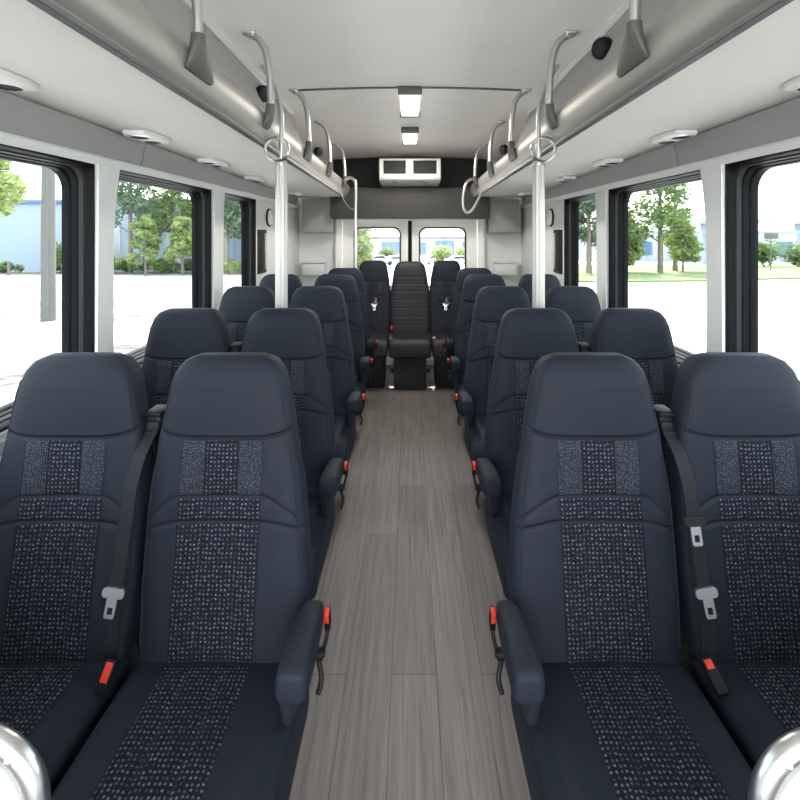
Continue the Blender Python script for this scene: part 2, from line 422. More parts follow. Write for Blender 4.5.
# ------------------------------------------------------------------ overhead racks
for side, sg in (('left', -1), ('right', 1)):
    root = thing('overhead_rack', (0, 0, 0))
    tag(root, 'long overhead parcel rack with rounded grey fascia on the %s side' % side, 'luggage rack')
    ys = frange(Y0, 5.28, 14)
    mb = MB(); mb.extrude_y([(sg*.735, .476), (sg*1.31, .476), (sg*1.31, .496), (sg*.735, .496)], frange(Y0, 5.40, 8), zs=zrack)
    mb.build('soffit_panel', M['soffit'], root)
    pr = [(.734, .479), (.716, .486), (.697, .506), (.684, .536), (.680, .566), (.685, .594), (.701, .620), (.724, .638), (.752, .648), (.785, .650)]
    inner = [(x+.012, z-.004 if z > .56 else z+.004) for x, z in reversed(pr)]
    mb = MB(); mb.extrude_y([(sg*x, z) for x, z in pr+inner], ys, zs=zrack); mb.build('fascia', M['fascia'], root, angle=50)
    mb = MB(); mb.extrude_y([(sg*.729, .468), (sg*.748, .465), (sg*.748, .477), (sg*.729, .479)], ys, zs=zrack)
    mb.build('edge_strip', M['edge_dark'], root)
    mb = MB(); mb.extrude_y([(sg*.717, .474), (sg*.728, .469), (sg*.730, .480), (sg*.721, .483)], ys, zs=zrack)
    mb.build('edge_trim', M['alu'], root)
    mb = MB()
    mb.loft([[(sg*.775, y, zrack(y)+.645), (sg*.90, y, ceilz(.9, y)-.005), (sg*.912, y, ceilz(.9, y)-.005), (sg*.787, y, zrack(y)+.645)] for y in frange(Y0, 3.5, 6)])
    mb.build('back_panel', M['panel'], root)
    mb = MB(); mb.loft([[(sg*x, y, ceilz(.9, y)+z) for x, z in ((.875, .006), (.872, -.018), (.882, -.030), (.905, -.030), (.905, .006))] for y in frange(Y0, 3.5, 6)])
    mb.build('top_rail', M['white'], root)
    # end cap of the fascia
    mb = MB(); mb.loft([[(sg*x, y, z+zrack(y)) for x, z in [(.735+(px-.735)*k, .565+(pz-.565)*k) for px, pz in pr+[(.79, .49)]]] for y, k in ((5.27, 1.04), (5.30, 1.0), (5.315, .8))])
    mb.build('end_cap', M['bracket'], root)
    # black rivet-like pin on the panel edge
ORD = ['first', 'second', 'third', 'fourth', 'fifth']

# ceiling grab handles, one mesh each, plus the bracket that clasps the fascia
HY = {-1: [1.44, 2.19, 3.02, 3.82, 4.70], 1: [1.36, 2.19, 3.02, 3.82, 4.70]}
for side, sg in (('left', -1), ('right', 1)):
    for i, y in enumerate(HY[sg]):
        dz = ceilz(.75, y)-ceilz(.75, 2.19)
        t0 = ceilz(.75, y)
        root = thing('grab_handle', (sg*.75, y, t0))
        tag(root, '%s curved steel grab handle from the front, running from ceiling to %s rack' % (ORD[i], side), 'grab handle', 'grab handles on the %s rack' % side)
        L = lambda x, z: (sg*(x-.75), 0, z+EYE+dz-t0)
        mb = MB(); mb.tube([(0, 0, -.012), L(.724, .916), L(.697, .893), L(.676, .850), L(.662, .780), L(.655, .69), L(.652, .58)], .0155, 12, smooth=5)
        mb.build('tube', M['steel'], root)
        mb = MB(); mb.box(-.03, .03, -.026, .026, -.016, .0, bev=.006); mb.tube([(0, 0, -.004), (-sg*.02, 0, -.022)], .02, 12)
        mb.build('ceiling_flange', M['steel'], root)
        mb = MB(); rings = []; zr = zrack(y)-t0
        wide = .075 if i != 1 else .02
        for (x, z, wy, oy, tx) in ((.652, .622, .019, 0, .020), (.653, .600, .021, .003, .021), (.660, .575, .021+.35*wide, .35*wide, .020), (.668, .550, .021+.75*wide, .75*wide, .017), (.678, .525, .021+wide, wide, .012), (.684, .515, .018+wide, wide, .006)):
            rings.append([(sg*(x-.75+px*tx), oy+py*wy, z+zr+.008) for px, py in [(spow(math.cos(a), .7), spow(math.sin(a), .7)) for a in [2*PI*k/20 for k in range(20)]]])
        mb.loft(rings); mb.build('clasp', M['bracket'], root)

# vertical stanchions with fluted sleeve and ring clamp
for side, sg in (('left', -1), ('right', 1)):
    root = thing('stanchion_pole', (sg*.652, 2.375, zfloor(2.375)))
    tag(root, 'thick fluted vertical pole standing behind the second %s seat row' % side, 'pole')
    B = lambda x, y, z: (sg*(x-.64), y-2.33, z-zfloor(2.33))
    mb = MB(); mb.tube([B(.64, 2.33, .01), B(.64, 2.33, EYE+.34)], .031, 60, flute=10, fd=.005); mb.build('sleeve', M['alu'], root, angle=60)
    mb = MB(); mb.tube([B(.80, 2.52, ceilz(.8, 2.52)-.02), B(.72, 2.44, EYE+.80), B(.66, 2.35, EYE+.68), B(.64, 2.33, EYE+.58), B(.64, 2.33, EYE+.33)], .0115, 12, smooth=5)
    mb.build('upper_tube', M['steel'], root)
    mb = MB(); mb.tube([B(.64, 2.33, EYE+.325), B(.64, 2.33, EYE+.365)], .024, 20); mb.build('collar', M['steel'], root)
    mb = MB(); mb.lathe([(.02, 0), (.06, .001), (.06, .01), (.034, .025)], (0, 0, 1), B(.64, 2.33, zfloor(2.33)+.001)); mb.build('floor_flange', M['steel'], root)
    mb = MB()
    mb.loft([[B(.648+math.cos(a)*(.058+dr), 2.275+dy, EYE+.415+math.sin(a)*(.058+dr)) for a in [2*PI*k/36 for k in range(36)]]
             for dr, dy in ((-.004, -.010), (.0, -.013), (.005, -.010), (.006, .010), (.0, .013), (-.004, .010), (-.004, -.010))], cap=False)
    mb.build('ring_clamp', M['steel'], root, angle=60)

# rear left pole with hooked top, rear right loop
root = thing('hooked_pole', (-.535, 4.62, zfloor(4.62)))
tag(root, 'slim rear pole with a hooked top joining the left rack end', 'pole')
B = lambda x, y, z: (x+.535, y-4.62, z-zfloor(4.62))
mb = MB(); mb.tube([B(-.66, 4.70, EYE+.50), B(-.645, 4.68, EYE+.53), B(-.60, 4.65, EYE+.55), B(-.555, 4.625, EYE+.525), B(-.535, 4.62, EYE+.45), B(-.535, 4.62, EYE+.1), B(-.535, 4.62, .04)], .0155, 12, smooth=6)
mb.build('tube', M['steel'], root)
mb = MB(); mb.lathe([(.016, 0), (.04, .001), (.04, .008), (.02, .02)], (0, 0, 1), B(-.535, 4.62, zfloor(4.62)+.001)); mb.build('floor_flange', M['steel'], root)
mb = MB(); mb.tube([B(-.545, 4.64, EYE+.235), B(-.60, 4.68, EYE+.25), B(-.66, 4.72, EYE+.32), B(-.705, 4.75, EYE+.415)], .0035, 8, smooth=4); mb.build('tie_rod', M['steel'], root)
mb = MB(); mb.tube([(.70, 4.74, EYE+.50), (.66, 4.72, EYE+.535), (.60, 4.70, EYE+.535), (.555, 4.68, EYE+.48), (.53, 4.68, EYE+.36), (.535, 4.68, EYE+.255),
                    (.575, 4.69, EYE+.205), (.63, 4.70, EYE+.24), (.69, 4.73, EYE+.34), (.725, 4.75, EYE+.405)], .014, 12, smooth=6)
tag(mb.build('loop_handle', M['steel']), 'D-shaped steel loop handle on the rear end of the right rack', 'grab handle')

# round black swivel vents on the rack panels
for side, sg, yy in (('left', -1, (2.62, 4.3)), ('right', 1, (2.0, 4.2))):
    for k, y in enumerate(yy):
        x = .826 if k == 0 else .85; z = zrack(y)+(.815 if k == 0 else .80)
        root = thing('swivel_vent', (sg*x, y, z))
        tag(root, 'round black swivel vent %s on the %s rack' % ('near the front' if k == 0 else 'towards the back', side), 'vent', 'black vents on the racks')
        ax = (-sg*.85, -.45, -.25)
        mb = MB(); mb.lathe([(.03, -.02), (.046, -.01), (.046, .018), (.040, .026), (.034, .024)], ax, (0, 0, 0), 20); mb.build('vent_body', M['black_plastic'], root)
        mb = MB(); mb.lathe([(.033, .018), (.030, .027), (.012, .031)], ax, (0, 0, 0), 12)
        mb.build('nozzle', M['frame_grey'], root)
        if k == 1:
            mb = MB(); mb.box(-.012, .012, -.02, .02, -.24, -.01, bev=.005); mb.build('stalk', M['bracket'], root)

# lamp / air outlets on the soffits
LY = [1.345, 2.14, 2.85, 3.62, 4.85]
for side, sg in (('left', -1), ('right', 1)):
    for i, y in enumerate(LY):
        z = zrack(y)+.476
        root = thing('reading_light', (sg*1.205, y, z))
        tag(root, '%s white reading lamp and air outlet from the front under the %s rack soffit' % (ORD[i], side), 'reading light', 'outlets under the %s rack' % side)
        outline = [(-.05, -.11), (.04, -.11), (.06, -.075), (.06, .075), (.04, .11), (-.05, .11), (-.068, .06), (-.068, -.06)]
        mb = MB(); mb.loft([[(sg*a*k, b*k, dz) for a, b in outline] for k, dz in ((1, -.0005), (1.01, -.012), (.98, -.018), (.93, -.020))])
        mb.build('housing', M['white'], root)
        for yy in (-.055, .055):
            mb = MB(); mb.lathe([(.038, -.019), (.036, -.024), (.028, -.026), (.02, -.022)], (0, 0, 1), (0, yy, 0), 20)
            o = mb.build('air_outlet' if yy < 0 else 'lamp_lens', M['black_plastic'] if (yy < 0) else M['frame_grey'], root)
            mb = MB(); mb.lathe([(.046, -.0195), (.045, -.023), (.039, -.0245), (.038, -.0195)], (0, 0, 1), (0, yy, 0), 20); mb.build('outlet_ring', M['steel'] if yy < 0 else M['white'], root)

# ceiling lamps, seam strip
for i, (ya, yb) in enumerate(((3.02, 3.62), (4.10, 4.66))):
    z = ceilz(0, (ya+yb)/2)
    root = thing('ceiling_lamp', (0, (ya+yb)/2, z)); h = (yb-ya)/2
    tag(root, ('front' if i == 0 else 'rear')+' rectangular ceiling lamp with white diffuser above the aisle', 'ceiling lamp', 'aisle ceiling lamps')
    mb = MB(); mb.box(-.078, .078, -h-.02, -h+.02, -.045, .004, bev=.006); mb.box(-.078, .078, h-.02, h+.02, -.045, -.001, bev=.006); mb.box(-.06, .06, -h, h, -.012, -.001)
    mb.build('lamp_body', M['bracket'], root)
    mb = MB(); mb.box(-.07, .07, -h+.021, h-.021, -.048, -.013, bev=.014, seg=3); mb.build('diffuser', M['diffuser'], root)
    ld = bpy.data.lights.new('lamp_glow', 'AREA'); ld.shape = 'RECTANGLE'; ld.size = .12; ld.size_y = .5; ld.energy = 1.3 if i == 0 else 2.6; ld.color = (1, .95, .87)
    lo_ = bpy.data.objects.new('lamp_glow', ld); C.objects.link(lo_); lo_.parent = root; lo_.location = (0, 0, -.056)
mb = MB(); y = 3.03
mb.loft([[(x, y-.01, ceilz(x, y)+.002), (x, y-.01, ceilz(x, y)-.008), (x, y+.01, ceilz(x, y)-.008), (x, y+.01, ceilz(x, y)+.002)] for x in frange(-.74, .74, 16)])
struct(mb.build('trim_9', M['bracket']), 'thin grey strip across the ceiling')

# air conditioner
root = thing('air_conditioner', (0, 5.1, EYE+.805)); tag(root, 'white air conditioning unit with two dark grilles over the rear doors', 'air conditioner')
mb = MB()
sec = lambda hw, y, z0, z1: [(hw*a, y, z) for a, z in ((-1, z0+.02), (-.96, z0), (.96, z0), (1, z0+.02), (1, z1-.012), (.98, z1), (-.98, z1), (-1, z1-.012))]
mb.loft([sec(.325, -.05, -.20, -.01), sec(.335, -.035, -.225, 0), sec(.335, .05, -.255, .02), sec(.335, .42, -.275, .02)])
mb.build('casing', M['aircon'], root, angle=30)
for sg in (-1, 1):
    xa, xb = (-.285, -.045) if sg < 0 else (.035, .285)
    mb = MB(); mb.box(xa, xb, -.056, -.048, -.165, -.022); g = mb.build('grille', M['slot_black'], root)
    mb = MB()
    for k in range(5): mb.box(xa, xb, -.066, -.056, -.16+k*.029, -.155+k*.029)
    mb.box((xa+xb)/2-.004, (xa+xb)/2+.004, -.068, -.056, -.165, -.022)
    mb.build('louvres', M['frame_grey'], g)
    mb = MB(); mb.lathe([(.03, .0), (.028, .006), (.01, .008)], (0, -.25, -1), (sg*.17, .0, -.247), 16); mb.build('drain_cap', M['cove'], root)

# side wall lamp and slotted panel by the back
for side, sg in (('left', -1), ('right', 1)):
    root = thing('marker_lamp', (sg*1.33, 4.40, EYE+.145)); tag(root, 'round chrome rimmed lamp on the white %s wall behind the last window' % side, 'lamp')
    mb = MB(); mb.lathe([(.085, -.004), (.085, .012), (.080, .018), (.074, .016)], (-sg, 0, 0), (0, 0, 0), 28); mb.build('rim', M['frame_grey'], root)
    mb = MB(); mb.lathe([(.074, .0), (.074, .018), (.06, .03), (.03, .04), (.01, .042)], (-sg, 0, 0), (0, 0, 0), 28); mb.build('lens', M['lens'], root)
    root = thing('slot_panel', (sg*1.33, 4.19, EYE-.36)); tag(root, 'tall dark slotted vent panel on the %s wall beside the last window' % side, 'vent')
    mb = MB(); mb.box(*sorted((-sg*.014, sg*.004)), -.115, .115, 0, .39, bev=.006); mb.build('panel_frame', M['frame_grey'], root)
    mb = MB(); mb.box(*sorted((-sg*.02, -sg*.012)), -.085, .03, .03, .36, bev=.003); mb.build('dark_slot', M['slot_black'], root)
    mb = MB(); mb.box(*sorted((-sg*.022, -sg*.012)), .045, .085, .03, .36, bev=.003); mb.build('light_strip', M['alu'], root)

# ------------------------------------------------------------------ seats
ZK = [.40, .434, .6, .8, .9, 1.02, 1.10, 1.165, 1.205, 1.232, 1.246]
HW = [.19, .210, .2215, .2215, .2165, .1985, .187, .174, .160, .138, .104]
YF = [-.106, -.10, -.072, -.038, -.022, 0, .004, .010, .020, .036, .056]
YB = [.02, .03, .066, .092, .104, .118, .126, .130, .127, .118, .100]
SEAM = 1.02
def warp(x, hw, z): return z+.022*min(1, abs(x)/hw)**5*math.exp(-((z-SEAM)/.05)**2)
def seam_up(x): return .860-.075*max(0, (abs(x)-.118)/.10)**1.4
def seam_dn(x): return .793-.028*max(0, (abs(x)-.118)/.10)**1.4
def back_y(x, z, sc=1.):
    hw = interp(z, ZK, HW)*sc; f = interp(z, ZK, YF); b = interp(z, ZK, YB)
    yc, hd = (f+b)/2, (b-f)/2
    t = min(.999, abs(x/hw)); y = yc-hd*(1-t**4)**.25
    fade = max(0, min(1, (1.0-z)/.15))
    return y+.013*fade*(1-t*t)**2
def backrest_mesh(channels=False, sc=1.):
    N = 96; zs = frange(.40, SEAM-.02, 130)+frange(SEAM-.018, SEAM+.018, 18)+frange(SEAM+.02, 1.17, 22)+[1.18, 1.19, 1.20, 1.21, 1.218, 1.225, 1.231, 1.237, 1.242, 1.246]
    V = []; F = []
    for z in zs:
        hw = interp(z, ZK, HW)*sc; f = interp(z, ZK, YF); b = interp(z, ZK, YB); yc, hd = (f+b)/2, (b-f)/2
        for k in range(N):
            a = 2*PI*k/N; x = hw*spow(math.cos(a), .5); s_ = math.sin(a); y = yc+hd*spow(s_, .5)
            zz = z if channels else warp(x, hw, z)
            if s_ < 0:
                t = abs(x/hw); fade = max(0, min(1, (1.0-z)/.15)); y += .013*fade*(1-t*t)**2
                g = 0
                if channels:
                    for zc in (1.085, 1.005, .925, .835, .745, .655, .565): g += math.exp(-((z-zc)/.006)**2)*.45
                else:
                    g += math.exp(-((z-SEAM)/.0045)**2)
                    if z < .95: g += math.exp(-((z-seam_up(x))/.0045)**2)+math.exp(-((z-seam_dn(x))/.0045)**2)
                y += .007*min(g, 1)*(1 if abs(s_) > .3 else abs(s_)/.3)
            V.append((x, y, zz))
    lo, hi = MB(), MB()
    lo.v = V; hi.v = list(V)
    for i in range(len(zs)-1):
        for j in range(N):
            q = [i*N+j, i*N+(j+1) % N, (i+1)*N+(j+1) % N, (i+1)*N+j]
            (hi if (zs[i] >= SEAM-1e-6 and not channels) else lo).f.append(q)
    (lo if channels else hi).f.append([(len(zs)-1)*N+j for j in range(N)])
    lo.f.append([j for j in range(N-1, -1, -1)])
    lo.mi = [0]*len(lo.f); hi.mi = [0]*len(hi.f)
    return lo, hi
def clean(me):
    bm = bmesh.new(); bm.from_mesh(me)
    bmesh.ops.delete(bm, geom=[v for v in bm.verts if not v.link_faces], context='VERTS'); bm.to_mesh(me); bm.free(); return me
def patch(mb, uvs, fn, u0, u1, v0, v1, mi, nu=8, nv=14, puff=.005):
    """puffed strip laid over a surface; fn(u,v,h) gives the point h above it"""
    base = len(mb.v)
    for j in range(nv+1):
        for i in range(nu+1):
            a, b = i/nu, j/nv; u = u0+(u1-u0)*a; v = v0+(v1-v0)*b
            e = (1-(2*a-1)**6)*(1-(2*b-1)**14)
            mb.v.append(tuple(fn(u, v, .0004+puff*e))); uvs.append((u, v))
    for j in range(nv):
        for i in range(nu):
            q = base+j*(nu+1)+i; mb.f.append([q, q+1, q+nu+2, q+nu+1]); mb.mi.append(mi)
def uv_mesh(mb, uvs, name, mats):
    me = bpy.data.meshes.new(name); me.from_pydata(mb.v, [], mb.f)
    for m in mats: me.materials.append(m)
    me.polygons.foreach_set('material_index', mb.mi); me.polygons.foreach_set('use_smooth', [True]*len(me.polygons))
    l = me.uv_layers.new(name='UVMap')
    for lp in me.loops: l.data[lp.index].uv = uvs[lp.vertex_index]
    me.update(); return me

CY0, CY1 = -.055, -.49
def cushion_top(x, y, hw=.2195, zt=.446):
    t = min(.999, abs(x/hw)); fr = .075
    d = y-CY1
    drop = fr-math.sqrt(max(0, fr*fr-(fr-d)**2)) if d < fr else 0
    zc, hz = (zt+.25)/2, (zt-.25)/2
    return zc+hz*(1-t**7)**(1/7)-drop*.95-.006*(1-t*t)*0
def cushion_mesh(hw=.2195, zt=.446, zb=.25, y0=CY0, y1=CY1, n=64):
    mb = MB(); rings = []
    L = abs(y1-y0)
    for d in [0, .003, .008, .015, .025, .038, .055, .075, .1, .2, .3, L-.02, L-.008, L]:
        y = y1+d; fr = .075
        drop = fr-math.sqrt(max(0, fr*fr-(fr-d)**2)) if d < fr else 0
        lift = .03-math.sqrt(max(0, .03**2-(.03-d)**2)) if d < .03 else 0
        e = max(0, d-(L-.02)); drop += e*.6; lift += e*.6
        inset = .02-math.sqrt(max(0, .02**2-(.02-d)**2)) if d < .02 else 0
        zc, hz = (zt+zb)/2, (zt-zb)/2
        ring = []
        for k in range(n):
            a = 2*PI*k/n; x = (hw-inset)*spow(math.cos(a), 2/7); s_ = math.sin(a); z = zc+hz*spow(s_, 2/7)
            z += -drop*.95*max(0, (z-zb)/(zt-zb)) + lift*max(0, (zt-z)/(zt-zb))
            ring.append((x, y, z))
        rings.append(ring)
    mb.loft(rings); return mb

lo, hi = backrest_mesh()
ME_BACK = clean(lo.mesh('backrest', M['vinyl'], angle=60)); ME_HEAD = clean(hi.mesh('headrest', M['vinyl'], angle=60))
mb = MB(); uvs = []
bf = lambda u, v, h: (u, back_y(u, v)-h, v)
for xa, xb, mi in ((-.118, -.049, 1), (-.049, .049, 0), (.049, .118, 1)):
    patch(mb, uvs, bf, xa, xb, .866, 1.013, mi)
for xa, xb, mi in ((-.118, -.049, 0), (-.049, .049, 0), (.049, .118, 0)):
    patch(mb, uvs, bf, xa, xb,   .799, .854, mi, nv=8, puff=.004)
for xa, xb, mi in ((-.118, -.048, 0), (-.048, .048, 0), (.048, .118, 0)):
    patch(mb, uvs, bf, xa, xb, .446, .787, mi, nv=24, puff=.004)
ME_BINS = uv_mesh(mb, uvs, 'back_insert', [M['dots'], M['fine']])
ME_CUSH = cushion_mesh().mesh('seat_cushion', M['vinyl'], angle=60)
mb = MB(); uvs = []
cf = lambda u, v, h: (u, v, cushion_top(u, v)+h)
for xa, xb in ((-.116, -.047), (-.047, .047), (.047, .116)):
    patch(mb, uvs, cf, xa, xb, -.475, -.10, 0, nv=30, puff=.004)
ME_CINS = uv_mesh(mb, uvs, 'cushion_insert', [M['dots']])
mb = MB(); mb.box(-.20, .20, -.44, .02, .205, .252, bev=.008); mb.box(-.19, .19, -.02, .03, .24, .44, bev=.008); ME_FRAME = mb.mesh('seat_frame', M['dark_metal'])
mb = MB(); mb.box(-.025, .025, -.025, .025, .02, .206, bev=.006); mb.box(-.17, .17, -.03, .03, .0, .022, bev=.006); ME_LEG = mb.mesh('leg', M['dark_metal'])
# seam piping down the two front edges of the back
mb = MB()
for sgn in (-1, 1):
    pts = []
    for z in frange(.47, 1.18, 22):
        hw = interp(z, ZK, HW); x = sgn*hw*.935; pts.append((x, back_y(x, z)-.0005, z))
    mb.tube(pts, .0026, 6)
ME_PIPE = mb.mesh('piping', M['vinyl'])

mb = MB()
R_ = .0013
for x in (-.118, -.049, .049, .118):
    mb.tube([(x, back_y(x, z)-.001, z) for z in frange(.866, 1.014, 10)], R_, 5)
    mb.tube([(x, back_y(x, z)-.001, z) for z in frange(.450, .786, 22)], R_, 5)
    if abs(x) > .1: mb.tube([(x, back_y(x, z)-.001, z) for z in frange(.80, .854, 5)], R_, 5)
for fz in (seam_up, seam_dn):
    pts = []
    for x in frange(-.205, .205, 60):
        z = fz(x); pts.append((x, back_y(x, z)+.0045, z))
    mb.tube(pts, .0016, 5)
pts = []
for x in frange(-.19, .19, 60):
    z = warp(x, .1985, SEAM); pts.append((x, back_y(x, SEAM)+.0045, z))
mb.tube(pts, .0016, 5)
ME_SEAM = mb.mesh('seam', M['thread'])
mb = MB()
for x in (-.116, -.047, .047, .116): mb.tube([(x, y, cushion_top(x, y)+.0008) for y in frange(-.475, -.10, 24)], R_, 5)
ME_CSEAM = mb.mesh('cushion_seam', M['thread'])

def tongue_mesh():
    mb = MB()
    mb.loft([[(x, y, z) for x, z in rrect(-.030, .030, -.012, .014, .010, 4)] for y in (-.004, .004)])
    me1 = mb
    t = MB()
    outer = rrect(-.014, .014, -.062, -.010, .006, 4); inner = rrect(-.007, .007, -.052, -.034, .002, 4)
    t.loft([[(x, -.003, z) for x, z in outer], [(x, .001, z) for x, z in outer], [(x, .001, z) for x, z in inner], [(x, -.003, z) for x, z in inner], [(x, -.003, z) for x, z in outer]], cap=False)
    return me1.mesh('tongue_grip', M['tongue']), t.mesh('belt_tongue', M['tongue'])
ME_GRIP, ME_TONGUE = tongue_mesh()
ME_GRIPD = ME_GRIP.copy(); ME_GRIPD.materials.clear(); ME_GRIPD.materials.append(M['frame_grey'])
def add_tongue(parent, loc, tilt=0., yaw=0., dark=False):
    t = link('belt_tongue', ME_TONGUE, parent, loc); t.rotation_euler = (-.17, tilt, yaw)
    g = link('tongue_grip', ME_GRIPD if dark else ME_GRIP, parent, loc); g.rotation_euler = (-.17, tilt, yaw)
    return t

def flared(me, a, fn):
    """copy of a mesh with the aisle-side margin (beyond the woven insert) widened"""
    m2 = me.copy()
    for v in m2.vertices:
        x = v.co.x*a
        if x > .1185: v.co.x = a*(.1185+(x-.1185)*fn(v.co.z))
    m2.update(); return m2
FLARE_BACK = lambda z: 1+.36*interp(z, [.6, .86, 1.0], [1, .38, 0])
FLARE_CUSH = lambda z: 1.45
def seat_core(root, a=0):
    if a:
        link('backrest', flared(ME_BACK, a, FLARE_BACK), root); link('headrest', ME_HEAD, root)
        link('back_insert', ME_BINS, root); link('piping', flared(ME_PIPE, a, FLARE_BACK), root)
        link('seat_cushion', flared(ME_CUSH, a, FLARE_CUSH), root); link('cushion_insert', ME_CINS, root)
        link('seat_frame', ME_FRAME, root); link('seam', flared(ME_SEAM, a, FLARE_BACK), root); link('cushion_seam', ME_CSEAM, root)
        for y in (-.34, -.06): link('leg', ME_LEG, root, (0, y, 0))
        return
    link('backrest', ME_BACK, root); hd = link('headrest', ME_HEAD, root)
    link('back_insert', ME_BINS, root); link('piping', ME_PIPE, root)
    link('seat_cushion', ME_CUSH, root); link('cushion_insert', ME_CINS, root)
    link('seat_frame', ME_FRAME, root); link('seam', ME_SEAM, root); link('cushion_seam', ME_CSEAM, root)
    for y in (-.34, -.06): link('leg', ME_LEG, root, (0, y, 0))

def aisle_seat(a):
    root = thing('passenger_seat'); seat_core(root, a)
    # padded armrest on the aisle side
    mb = MB(); rings = []
    for y, hx, z0, z1 in ((-.312, .024, .560, .603), (-.310, .031, .552, .613), (-.302, .036, .546, .620), (-.28, .038, .541, .624), (-.22, .038, .535, .620), (-.15, .036, .528, .610), (-.09, .033, .522, .598), (-.05, .029, .522, .585), (-.034, .022, .53, .572), (-.030, .012, .54, .562)):
        zc, hz = (z0+z1)/2, (z1-z0)/2
        rings.append([(a*(.276)+hx*spow(math.cos(2*PI*k/28), .5), y, zc+hz*spow(math.sin(2*PI*k/28), .5)) for k in range(28)])
    mb.loft(rings); arm = mb.build('armrest', M['vinyl'], root, angle=60)
    mb = MB(); rings = []
    for z, ya, yb, hx in ((.43, -.235, -.05, .012), (.45, -.26, -.04, .017), (.50, -.275, -.035, .022), (.55, -.285, -.04, .026)):
        yc, hy = (ya+yb)/2, (yb-ya)/2
        rings.append([(a*.256+hx*spow(math.cos(2*PI*k/24), .6), yc+hy*spow(math.sin(2*PI*k/24), .5), z) for k in range(24)])
    mb.loft(rings); mb.build('armrest_side', M['vinyl'], arm, angle=60)
    mb = MB(); mb.tube([(a*.275, -.09, .47), (a*.310, -.09, .47)], .015, 16); mb.tube([(a*.305, -.09, .47), (a*.312, -.075, .48), (a*.316, -.06, .50), (a*.317, -.055, .52)], .006, 8, smooth=4)
    mb.tube([(a*.300, -.10, .46), (a*.312, -.12, .43), (a*.304, -.13, .40)], .007, 8, smooth=4)
    mb.lathe([(.009, 0), (.008, .006)], (a, 0, 0), (a*.310, -.09, .47), 12)
    mb.build('pivot', M['black_plastic'], root)
    bk = thing_part('buckle', root, (a*.317, -.06, .545), (.30, 0, 0))
    mb = MB(); mb.box(-.008, .008, -.015, .015, -.035, .024, bev=.004); body = mb.build('buckle_body', M['black_plastic'], root); body.location = bk[0]; body.rotation_euler = bk[1]
    mb = MB(); mb.box(-.0065, .0065, -.017, .008, -.002, .030, bev=.003); rb = mb.build('release_button', M['red'], body); tag(rb, 'red release button')
    return root
def thing_part(name, root, loc, rot): return (loc, rot)

def window_seat(a, two):
    root = thing('passenger_seat'); seat_core(root)
    # belt comes over the gap towards the aisle seat
    def p(x, z, off=.0): return (a*x, back_y(.15, z)-.022-off, z)
    top = (a*.220, .07, 1.045)
    mb = MB(); mb.ribbon([top, (a*.219, .048, 1.018), p(.217, .97, -.018), p(.211, .90), p(.206, .83), p(.202, .76), p(.198, .70), p(.192, .63)], .043, .003, smooth=4, wdir=(1, -a*.22, 0))
    sb = mb.build('shoulder_belt', M['webbing'], root)
    add_tongue(sb, p(.192, .632, .005), tilt=a*.12)
    if two: add_tongue(sb, p(.207, .81, .005), tilt=a*.06, dark=True)
    mb = MB(); mb.ribbon([p(.19, .625, -.006), p(.188, .56, -.008), p(.190, .50, -.008), (a*.195, -.10, .458)], .042, .003, smooth=4, wdir=(1, -a*.22, 0))
    mb.build('lap_belt', M['webbing'], root)
    mb = MB(); mb.box(a*.222-.022, a*.222+.022, .06, .12, 1.01, 1.06, bev=.008); mb.box(a*.222-.026, a*.222+.026, .05, .125, 1.06, 1.075, bev=.006); mb.box(a*.222-.014, a*.222+.014, .09, .12, .6, 1.02, bev=.004)
    gd = mb.build('belt_guide', M['black_plastic'], root)
    mb = MB(); mb.box(a*.222-.018, a*.222+.018, .052, .062, 1.02, 1.045, bev=.003); mb.tube([(a*.222-.018, .046, 1.015), (a*.222+.018, .046, 1.015)], .005, 8); mb.build('guide_plate', M['frame_grey'], gd)
    mb = MB(); mb.box(-.015, .015, -.010, .010, -.045, .030, bev=.004)
    body = mb.build('buckle', M['black_plastic'], root); body.location = (a*.214, -.145, .470); body.rotation_euler = (-.45 if not two else -1.0, a*.22, 0)
    mb = MB(); mb.box(-.0095, .0095, -.0125, -.004, (-.018 if not two else .004), .024, bev=.002); rb = mb.build('release_button', M['red'], body); tag(rb, 'red release button')
    return root

ROWY = [1.37, 2.19, 3.06, 3.88, 4.50]
AX = [.548, .608, .615, .628, .635]
WX = [1.005, 1.065, 1.078, 1.090]
ROWN = ['front', 'second', 'third', 'fourth', 'fifth']
for side, sg in (('left', -1), ('right', 1)):
    pa = aisle_seat(-sg); pw = window_seat(-sg, sg > 0)
    for i, y in enumerate(ROWY):
        o = pa if i == 0 else copy_tree(pa)
        o.location = (sg*AX[i], y, zfloor(y)-.001)
        if i < 4: lab = '%s-row dark slate aisle seat with padded armrest, %s of the aisle' % (ROWN[i], side)
        else: lab = 'single dark slate seat ahead of the rear bench, %s of the aisle' % side
        tag(o, lab, 'bus seat', 'passenger seats in rows')
        if i < 4:
            o = pw if i == 0 else copy_tree(pw)
            o.location = (sg*WX[i], y, zfloor(y)-.001)
            tag(o, '%s-row dark slate window seat beside the %s windows' % (ROWN[i], side), 'bus seat', 'passenger seats in rows')

